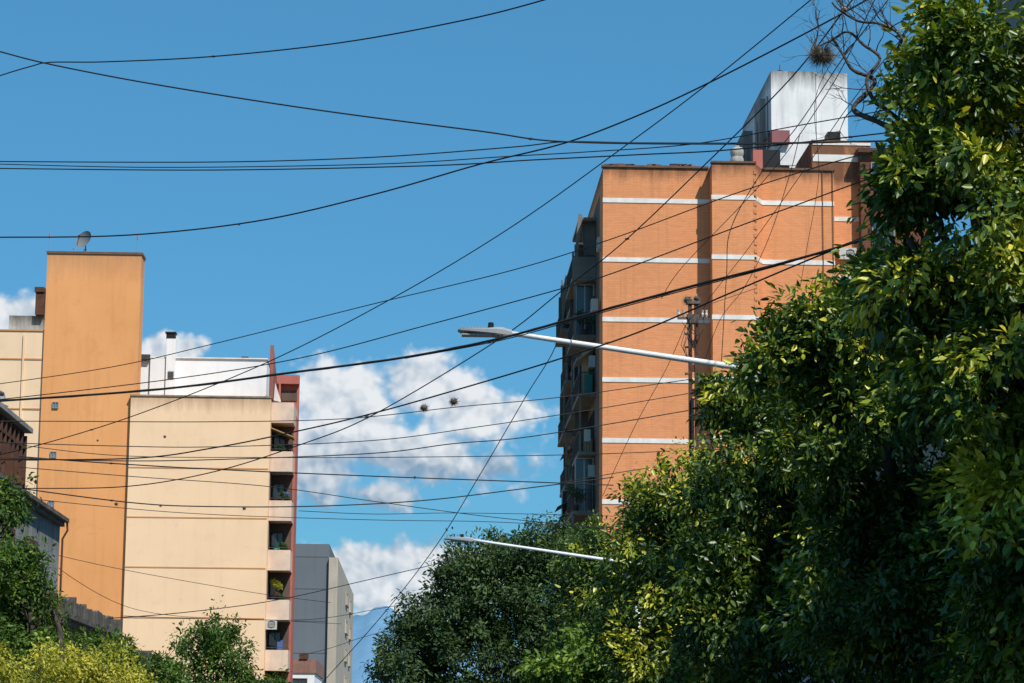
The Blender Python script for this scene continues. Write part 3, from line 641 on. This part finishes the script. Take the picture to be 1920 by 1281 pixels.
for k in range(7):
    for yy,wl in ((gD+24,5),(gD+37,4)):
        z=sz-2.2-k*2.9; window(B4,'x',gx1+.55,yy,yy+wl,z-.6,z+.7,1,fw=.12,fm=m_pc)
        M().box(gx1+.55,gx1+.75,yy-.5,yy+wl+.5,z-.75,z-.62).obj("window_ledge",m_pc,B4)
sD=175; sx=P(590,1250,sD).x
B5=thing("small_red_roofed_house",(sx,sD,0),"low white house with red parapet","house")
M().box(sx-6,sx,sD,sD+14,0,P(570,1262,sD).z).obj("wall",m_pent,B5); M().box(sx-6.1,sx+.1,sD-.1,sD+14,P(570,1262,sD).z,P(570,1236,sD).z).obj("parapet",mat("faded_red",(.33,.16,.12),(.2,.12,.1),streak=.6,scale=1.5),B5)
M().box(sx-1.1,sx-.5,sD-.2,sD+1,P(570,1236,sD).z,P(570,1226,sD).z).obj("chimney",m_rust,B5)
window(B5,'y',sD,sx-1.6,sx-.5,P(570,1300,sD).z,P(570,1272,sD).z,-1)
# =============== near left houses
fx=-8.55
def facT(u): r=ray(u,1100); return fx/(r.x/r.y)
def zat(u,v): return P(u,v,facT(u)).z
yA=facT(108); zA=zat(108,970)
B6=thing("old_grey_house",(fx,yA,0),"old two storey grey rendered house with cornice","house")
m_old=mat("old_grey_render",(.34,.34,.33),(.20,.195,.185),streak=.8,scale=1.2,top=zA,gfall=1.8,gamt=.8,grime=(.06,.055,.05),patch=.5)
m_dark=mat("sooty_stucco",(.17,.15,.125),(.055,.05,.043),streak=.8,scale=2.2,bump=.6,bscale=5,patch=.6)
M().box(fx-12,fx,yA-14,yA,0,zA-.15).obj("wall",m_old,B6)
M().box(fx-12,fx+.2,yA-14.1,yA+.08,zA-.12,zA-.03).box(fx-12,fx+.1,yA-14.05,yA+.04,zA-.22,zA-.12).obj("cornice",m_dark,B6)
for k,yy in enumerate((yA-4.2,yA-7.2,yA-10.2)):
    window(B6,'x',fx,yy-.6,yy+.6,zA-2.6,zA-.9,1,fm=m_rust,fw=.12)
M().box(fx,fx+.5,yA-9,yA-3.2,zA-2.95,zA-2.8).box(fx+.44,fx+.5,yA-9,yA-3.2,zA-2.8,zA-2.0).obj("rusty_balcony",m_rust,B6)
M().tube([(fx+.15,yA+.06,zA-.1),(fx+.17,yA+.06,zA-.3),(fx+.06,yA+.06,zA-.5),(fx+.06,yA+.06,0)],.025,8).obj("drain_pipe",m_rust,B6)
yB=facT(38); zB=zat(38,812)
B7=thing("brown_brick_house",(fx,yB,0),"narrow brown brick upper storey above the old house","house")
M().box(fx-10,fx-.05,yB-12,yB,zA,zB).obj("wall",m_ob2,B7)
M().box(fx-10,fx+.12,yB-12,yB+.08,zB,zB+.1).obj("roof_edge",m_conc,B7)
rr_=M()
for k in range(14): rr_.box(fx-.04,fx+.05,yB-.3-k*.5,yB-.22-k*.5,zA,zB-.1)
rr_.box(fx-.04,fx+.04,yB-7,yB-.2,zA+.9,zA+.96)
rr_.obj("timber_slats",m_rust,B7)
def old_house(y0,y1,z,label,n,rsd):
    rs=random.Random(rsd)
    e=thing("old_stucco_house",(fx,y0,0),label,"house","weathered old houses in a row")
    M().box(fx-10,fx,y0,y1,0,z-.5).obj("wall",m_dark,e)
    M().box(fx-10,fx+.22,y0-.03,y1,z-.6,z-.5).box(fx-10,fx+.12,y0-.02,y1,z-.72,z-.6).obj("cornice",m_dark,e)
    p=M(); n_=60
    ys_=[y0+(y1-y0)*i/n_ for i in range(n_+1)]; hs=[z-.10+.14*noise.noise(Vector((y*.8,rsd,0)))+.07*noise.noise(Vector((y*3,rsd,0)))+.04*noise.noise(Vector((y*8,rsd,0))) for y in ys_]
    p.xprism([(y0,z-.5),(y1,z-.5)]+[(y,h) for y,h in zip(ys_[::-1],hs[::-1])],fx-.24,fx+.0)
    for i in range(3,n_,9): p.box(fx-.27,fx+.04,ys_[i]-.1,ys_[i]+.1,z-.5,hs[i]+rs.uniform(-.05,.12))
    for i in range(6,n_,9): p.box(fx-.02,fx+.03,ys_[i]-.35,ys_[i]+.35,z-.42,z-.26)
    p.obj("parapet",m_dark,e)
    for k in range(n): yy=y0+1.5+k*3; window(e,'x',fx,yy,yy+1.2,z-3.6,z-1.5,1)
yC=facT(232)
old_house(yA+.4,yC,zat(170,1135),"weathered dark stucco house with crumbling parapet",4,1)
old_house(yC+.2,facT(310),zat(270,1215),"lower weathered stucco house with cornice",3,2)
old_house(facT(310)+.2,100,zat(330,1262),"lower weathered stucco house with cornice",6,3)
# houses added behind the citrus row to cast shade on it, mostly unseen
yy=-12
for k,(ln,h,c) in enumerate(((24,14.2,(.45,.40,.33)),(24,13.4,(.30,.28,.26)),(18,7.6,(.5,.38,.27)),(20,7.2,(.4,.4,.38)),(22,6.8,(.46,.33,.25)),(15,6.8,(.35,.33,.3)))):
    e=thing("added_shade_house",(8.65,yy,0),"rendered house added to shade the citrus trees","house","added shade houses behind the trees")
    mm=mat("shade_house_render_%d"%k,c,streak=.6,top=h,gfall=2)
    M().box(8.65,18,yy,yy+ln-.1,0,h).obj("wall",mm,e); M().box(8.4,18,yy,yy+ln-.1,h,h+.2).obj("cornice",m_conc,e)
    q=yy+1.5
    while q<yy+ln-2.5:
        zz=1.0
        while zz+2<h: window(e,'x',8.65,q,q+1.2,zz,zz+1.8,-1); zz+=3.1
        q+=3.2
    yy+=ln
# =============== street lamps
def lamp(base):
    e=thing("street_lamp",base,"white steel street lamp with long arm and flat grey LED head","street lamp","street lamps along the kerb")
    x,y,z=base
    m_pole=mat("white_pole_paint",(.78,.78,.77),(.68,.68,.66),streak=.15,rough=.45)
    m_head=mat("lamp_head_grey",(.33,.34,.35),(.27,.28,.29),streak=0,rough=.5)
    tip=P(950,624,36); q=P(1330,681,36); sl=(q.z-tip.z)/(q.x-tip.x)
    zj=tip.z+sl*(x-tip.x)
    M().tube([(x,y,0),(x,y,.5),(x,y,zj+.12)],[.11,.1,.065],14).obj("post",m_pole,e,smooth=True)
    M().tube([(x,y,3.6),(x,y,4.5)],[.1,.098],14).obj("blue_sleeve",mat("blue_paint",(.02,.25,.5)),e)
    M().tube([(x,y,.14),(x,y,.5)],[.2,.13],10).obj("base_collar",m_pole,e)
    a=M(); n=8; a.tube([(x+(tip.x-x)*i/n,y,zj+(tip.z-zj)*i/n) for i in range(n+1)],[.052-.016*i/n for i in range(n+1)],12); a.obj("arm",m_pole,e,smooth=True)
    ux=Vector((-1,0,.045)).normalized(); o=Vector(tip)+Vector((.06,0,-.01)); hd=M()
    secs=[(-.02,.05,.05,-.04),(.06,.09,.06,-.06),(.12,.14,.075,-.07),(.22,.16,.07,-.06),(.34,.165,.05,-.05),(.60,.155,.035,-.035),(.76,.13,.02,-.025),(.80,.10,.008,-.012)]
    v=[]
    for s,w_,t,bm_ in secs:
        c=o+ux*s
        for (dy,dz) in ((-w_,bm_*.6),(-w_*.85,bm_),(w_*.85,bm_),(w_,bm_*.6),(w_,t*.4),(w_*.6,t),(-w_*.6,t),(-w_,t*.4)): v.append(c+Vector((0,dy,dz)))
    k=len(secs); f=[(i*8+j,(i+1)*8+j,(i+1)*8+(j+1)%8,i*8+(j+1)%8) for i in range(k-1) for j in range(8)]+[tuple(range(8)),tuple(range((k-1)*8+7,(k-1)*8-1,-1))]
    hd.add(v,f)
    for i in range(9):
        c=o+ux*(.36+i*.045); hd.box(c.x-.006,c.x+.006,y-.13,y+.13,c.z+.02,c.z+.062)
    h=hd.obj("lamp_head",m_head,e)
    M().box(o.x-.74,o.x-.3,y-.12,y+.12,o.z-.047,o.z-.03).obj("led_panel",mat("led_lens",(.45,.45,.42),streak=0,rough=.3),h)
    c=o+ux*.30; M().tube([c+Vector((0,0,.04)),c+Vector((0,0,.085))],.05,12).tube([c+Vector((0,0,.085)),c+Vector((0,0,.14)),c+Vector((0,0,.15))],[.045,.045,.03],12).obj("photocell",m_black,h)
    return e
l1=lamp((5.9,36,0))
def copy_tree(o,parent,off):
    c=o.copy(); coll.objects.link(c); c.parent=parent
    if parent is None: c.location=o.location+Vector(off)
    for ch in [x for x in bpy.data.objects if x.parent==o]: copy_tree(ch,c,off)
    return c
c1=P(945,622,36); c2=P(880,1011,68)
l2=copy_tree(l1,None,(c2.x-c1.x,32,c2.z-c1.z)); 
# =============== utility pole
ut=53.; ux=P(1300,700,ut).x; uz=P(1300,566,ut).z
U1=thing("utility_pole",(ux,ut,.14),"rusty double rail utility pole with short crossarm","utility pole")
pl=M(); pl.box(ux-.105,ux-.03,ut-.06,ut+.06,0,uz).box(ux+.03,ux+.105,ut-.06,ut+.06,0,uz)
z=.3
while z<uz: pl.box(ux-.031,ux+.031,ut-.04,ut+.04,z,z+.16); z+=.55
pl.obj("rails",m_rust,U1)
M().box(ux-.06,ux-.0,ut-.12,ut-.065,1,uz-2.2).obj("riser_conduit",m_black,U1)
m_arm=mat("weathered_steel",(.16,.13,.11),(.09,.07,.06),scale=4)
M().box(ux-.36,ux+.32,ut-.1,ut-.065,uz-.42,uz-.36).box(ux-.13,ux+.13,ut-.12,ut+.1,uz-.5,uz-.30).box(ux-.15,ux+.15,ut-.1,ut+.08,uz-.06,uz+.0).obj("crossarm",m_arm,U1)
for dx in (-.33,-.22,.2,.29): M().tube([(ux+dx,ut-.08,uz-.36),(ux+dx,ut-.08,uz-.3),(ux+dx,ut-.08,uz-.26),(ux+dx,ut-.08,uz-.2)],[.015,.035,.02,.03],8).obj("insulator",m_ac,U1)
for k in range(4): M().tube([(ux-.1,ut-.12,uz-.75-k*.3),(ux-.2,ut-.12,uz-.75-k*.3)],[.02,.035],8).obj("insulator",m_arm,U1)
rsu=random.Random(8); jm=M()
for k in range(10):
    a=Vector((ux+rsu.uniform(-.3,.3),ut-.12,uz-rsu.uniform(.3,.5))); b=Vector((ux+rsu.uniform(-.12,.12),ut-.13,uz-rsu.uniform(.7,1.6))); mid=(a+b)/2+Vector((rsu.uniform(-.2,.2),-.05,-.1))
    jm.tube([a,(a+mid)/2+Vector((0,0,-.06)),mid,(b+mid)/2+Vector((0,0,-.04)),b],.009,4)
jm.obj("jumper_wires",m_cable,U1)
# =============== air plants
def airplant(c,r,label,seed,n=None,col=None,g="air plants growing on cables",wd=.03,core=.55,sx=1.0):
    rs=random.Random(seed); m=M(); c=Vector(c); n=n or 300
    m.ball(c,r*core,9,7,(sx,1,.8))
    for i in range(n):
        d=Vector((rs.gauss(0,1)*sx,rs.gauss(0,1),rs.gauss(0,.85))).normalized(); k=r*rs.uniform(.7,1.08)*(1+(sx-1)*abs(d.x)); s=d.orthogonal().normalized()*r*wd
        bend=Vector((rs.uniform(-1,1),rs.uniform(-1,1),rs.uniform(-1,.6)))*r*.35
        mid=c+d*k*.6+bend*.35; tip=c+d*k*.95+bend
        s2=d.cross(s)
        b=c+d*r*.15
        m.add([b-s,b+s,mid+s*.8,mid-s*.8,tip,b+s2,mid+s2],[(0,1,2,3),(3,2,4),(0,5,6,3)])
    return tag(m.obj("air_plant",col or m_air,base=c),label,"plant",g)
m_air=mat("dry_air_plant",(.17,.14,.10),(.08,.072,.055),scale=9,streak=0)
airplant(P(1290,563,53),.17,"scruffy air plant on top of the utility pole",40,n=200)
airplant(P(1306,560,53),.12,"scruffy air plant on top of the utility pole",41,n=160)
# =============== overhead cables
cabs=[
([(1100,-28),(1020,0),(870,38),(640,80),(400,106),(200,116),(95,117),(60,124),(0,142),(-80,170)],22,30,3.2),
([(-60,80),(0,97),(100,122),(300,160),(600,207),(900,246),(1060,266),(1380,270),(1650,265),(1780,262)],27,24,3.6),
([(1700,-45),(1625,0),(1500,68),(1330,155),(1200,215),(1060,268),(900,308),(700,365),(480,415),(240,441),(0,445),(-90,444)],23,30,3.6),
([(-60,302),(0,303),(400,304),(700,295),(960,276),(1060,266),(1200,268),(1450,268),(1750,262)],30,25,2.8),
([(-60,315),(0,316),(400,319),(800,311),(1000,300),(1200,290),(1380,280),(1700,245)],31,25,3.0),
([(-60,307),(0,308),(300,314),(700,308),(960,293),(1100,285),(1300,270),(1500,235),(1700,200)],32,26,2.4),
([(1560,-35),(1520,0),(1330,155),(1180,268),(960,425),(740,557),(500,680),(250,780),(60,838),(-60,865)],28,44,2.6),
([(1640,-50),(1590,10),(1480,150),(1300,330),(1160,462),(1050,548),(930,640),(700,778),(560,835),(400,885),(240,912),(60,916),(-60,915)],28,48,2.8),
([(1690,-40),(1665,0),(1580,110),(1500,230),(1430,320),(1370,430),(1362,520),(1352,690)],30,52,2.2),
([(1670,-45),(1640,0),(1560,160),(1440,330),(1280,500),(1240,560)],27,50,2.0),
([(1700,60),(1590,200),(1500,330),(1400,470),(1330,560),(1310,600)],27,52,1.8),
([(1700,420),(1600,455),(1480,490),(1300,536),(1100,590),(940,634),(760,670),(560,697),(300,730),(0,752),(-60,757)],26,33,5.4),
([(1700,405),(1600,452),(1470,495),(1300,540),(1100,594),(940,638),(760,672)],26.2,31.5,2.6),
([(1660,440),(1570,466),(1380,545),(1200,622),(1040,676),(860,730),(700,775),(560,808),(400,840),(240,860),(-60,862)],27,42,3.4),
([(1700,270),(1560,305),(1370,366),(1150,447),(960,507),(700,570),(400,645),(200,690),(-60,728)],27,44,2.2),
([(1700,310),(1610,342),(1370,430),(1150,512),(1040,545),(800,610),(560,672),(300,714),(-60,756)],27,43,2.5),
([(1052,536),(1045,640),(985,745),(900,890),(820,1020),(720,1150),(600,1285),(560,1330)],60,70,1.9),
([(-60,790),(100,790),(400,791),(650,785),(860,763),(1050,745),(1290,712)],48,53,2.0),
([(-60,828),(200,836),(400,838),(700,826),(900,800),(1100,770),(1290,738)],48,53,2.0),
([(-60,856),(200,864),(400,862),(700,850),(850,832),(1000,818),(1290,770)],48,53,2.4),
([(-60,820),(200,853),(500,858),(800,857),(1100,852),(1400,840),(1560,832)],48,44,1.7),
([(-60,848),(150,865),(400,880),(700,893),(1000,904),(1150,910)],50,60,2.6),
([(-60,868),(240,893),(500,912),(700,940),(900,967),(1100,988),(1200,1000)],50,58,1.7),
([(-40,905),(240,942),(400,950),(600,949),(800,938),(1000,914),(1150,895)],52,60,2.6),
([(-40,925),(200,950),(400,965),(700,975),(900,978),(1050,985),(1150,990)],54,62,1.5),
([(560,958),(700,964),(850,962),(1050,965),(1150,968)],54,62,1.4),
([(60,1030),(200,1062),(350,1090),(500,1115),(620,1130)],60,75,1.3),
([(200,1160),(350,1148),(520,1125),(700,1085),(850,1050),(960,1020)],62,78,1.8),
([(230,1155),(450,1162),(600,1160),(750,1135),(900,1120)],64,80,1.3),
([(60,1020),(130,1080),(230,1135),(330,1155),(450,1160),(640,1170)],64,84,1.2),
([(560,1230),(620,1215),(680,1195),(740,1180)],90,95,1.2),
([(1040,645),(1150,640),(1290,585),(1420,540)],50,54,1.4),
([(1130,930),(1190,800),(1250,690),(1285,610)],56,53,1.3),
([(1320,680),(1350,600),(1395,540),(1440,450),(1480,330),(1500,250)],52,34,1.5),
([(1500,540),(1512,470),(1535,330),(1530,180),(1600,60)],40,30,1.3),
([(1050,905),(1200,880),(1350,860)],60,62,1.8)]
def crom(pts,n):
    out=[]; P_=[pts[0]]+pts+[pts[-1]]
    for i in range(1,len(P_)-2):
        a,b,c,d=P_[i-1],P_[i],P_[i+1],P_[i+2]
        for k in range(n):
            t=k/n; out.append(.5*((2*b)+(c-a)*t+(2*a-5*b+4*c-d)*t*t+(3*b-a-3*c+d)*t**3))
    out.append(pts[-1]); return out
rs=random.Random(5)
for ci,(pts,da,db,th) in enumerate(cabs):
    L_=[0]
    for a,b in zip(pts,pts[1:]): L_.append(L_[-1]+math.hypot(b[0]-a[0],b[1]-a[1]))
    p3=[P(u,v,da+(db-da)*l/L_[-1]) for (u,v),l in zip(pts,L_)]
    cp_=crom(p3,8); r_=th*.42*(da+db)/2/F
    m=M(); m.tube(cp_,r_,6)
    lab="thick black overhead cable bundle crossing the street" if th>4 else ("black overhead cable crossing the street" if th>2.3 else "thin dark overhead wire crossing the street")
    if th>4:
        p2=[p+Vector((0,math.cos(i*.9),math.sin(i*.9)))*r_*.8 for i,p in enumerate(cp_)]; m.tube(p2,r_*.5,5)
    elif th>2.5:
        q=rs.choice(cp_); m.ball(q,r_*1.7,6,4,(2.2,1,1))
    tag(m.obj("overhead_cable",m_cable,base=p3[0],smooth=True),lab,"cable","overhead cables across the street")
for (u,v,d,r,s) in ((795,765,40,11,1),(851,753,40,12,2),(688,781,42,6,3),(218,945,53,5,4),(301,948,53,4,5),(309,819,50,4,6),(458,953,54,5,7),(778,895,55,4,8),(448,421,28,3,9),(183,826,48,3,10),(935,628,31,5,11)):
    airplant(P(u,v,d),r*d/F,"spiky dry air plant ball growing on a cable",s)
NB=thing("bare_branch",P(1720,290,20.4),"bare leafless tree limbs with fine twigs against the sky","branch")
rs=random.Random(21); bt=M()
def grow(p,d,L,r,dep):
    n=5; pts=[p]; 
    for i in range(n):
        d=(d+Vector((rs.uniform(-1,1),rs.uniform(-.6,.6),rs.uniform(-1,1)))*.33).normalized(); pts.append(pts[-1]+d*L/n)
    bt.tube(pts,[r*(1-.6*i/n) for i in range(n+1)],5)
    if dep>0:
        for i in range(rs.choice([2,3,3])):
            q=pts[rs.randint(2,n)]; nd=(d+Vector((rs.uniform(-1,1),rs.uniform(-.5,.5),rs.uniform(-.9,1)))*.9).normalized()
            grow(q,nd,L*rs.uniform(.5,.8),r*.5,dep-1)
def limb(px,rad):
    p3=[P(u,v,20.3+.05*i) for i,(u,v) in enumerate(px)]; c_=crom(p3,5); n=len(c_)
    bt.tube(c_,[rad*(1-.65*i/n)*(1+.15*rs.uniform(-1,1)) for i in range(n)],7); return c_
l_a=limb([(1760,290),(1690,250),(1645,228),(1600,205),(1625,175),(1640,150),(1600,132),(1582,105),(1560,70)],.031)
l_b=limb([(1740,270),(1668,210),(1640,190),(1625,150),(1650,110),(1620,85),(1590,60),(1560,75),(1520,95)],.021)
l_c=limb([(1750,200),(1680,120),(1690,70),(1650,45),(1610,40),(1575,20),(1560,5)],.018)
for l in (l_a,l_b,l_c):
    for i in range(10):
        k=rs.randint(len(l)//4,len(l)-1); d=Vector((rs.uniform(-1,.4),rs.uniform(-.4,.4),rs.uniform(-.1,1))).normalized(); grow(l[k],d,rs.uniform(.2,.45),.006,2)
for i in range(14):
    d=Vector((rs.uniform(-1,.7),rs.uniform(-.4,.4),rs.uniform(-.6,.9))).normalized(); grow(P(1541,102,20.5),d,rs.uniform(.15,.3),.004,1)
bt.obj("limb",m_bark,NB,smooth=True)
airplant(P(1541,104,20.5),.13,"large dry air plant clump on a bare branch",77,n=1300,wd=.013,core=.5,sx=1.25)
fo=M().ball(P(1583,17,20.6),.022,10,7); tag(fo.obj("orange_fruit",m_orange,base=P(1583,17,20.6),smooth=True),"small ripe orange hanging on bare twig","orange")
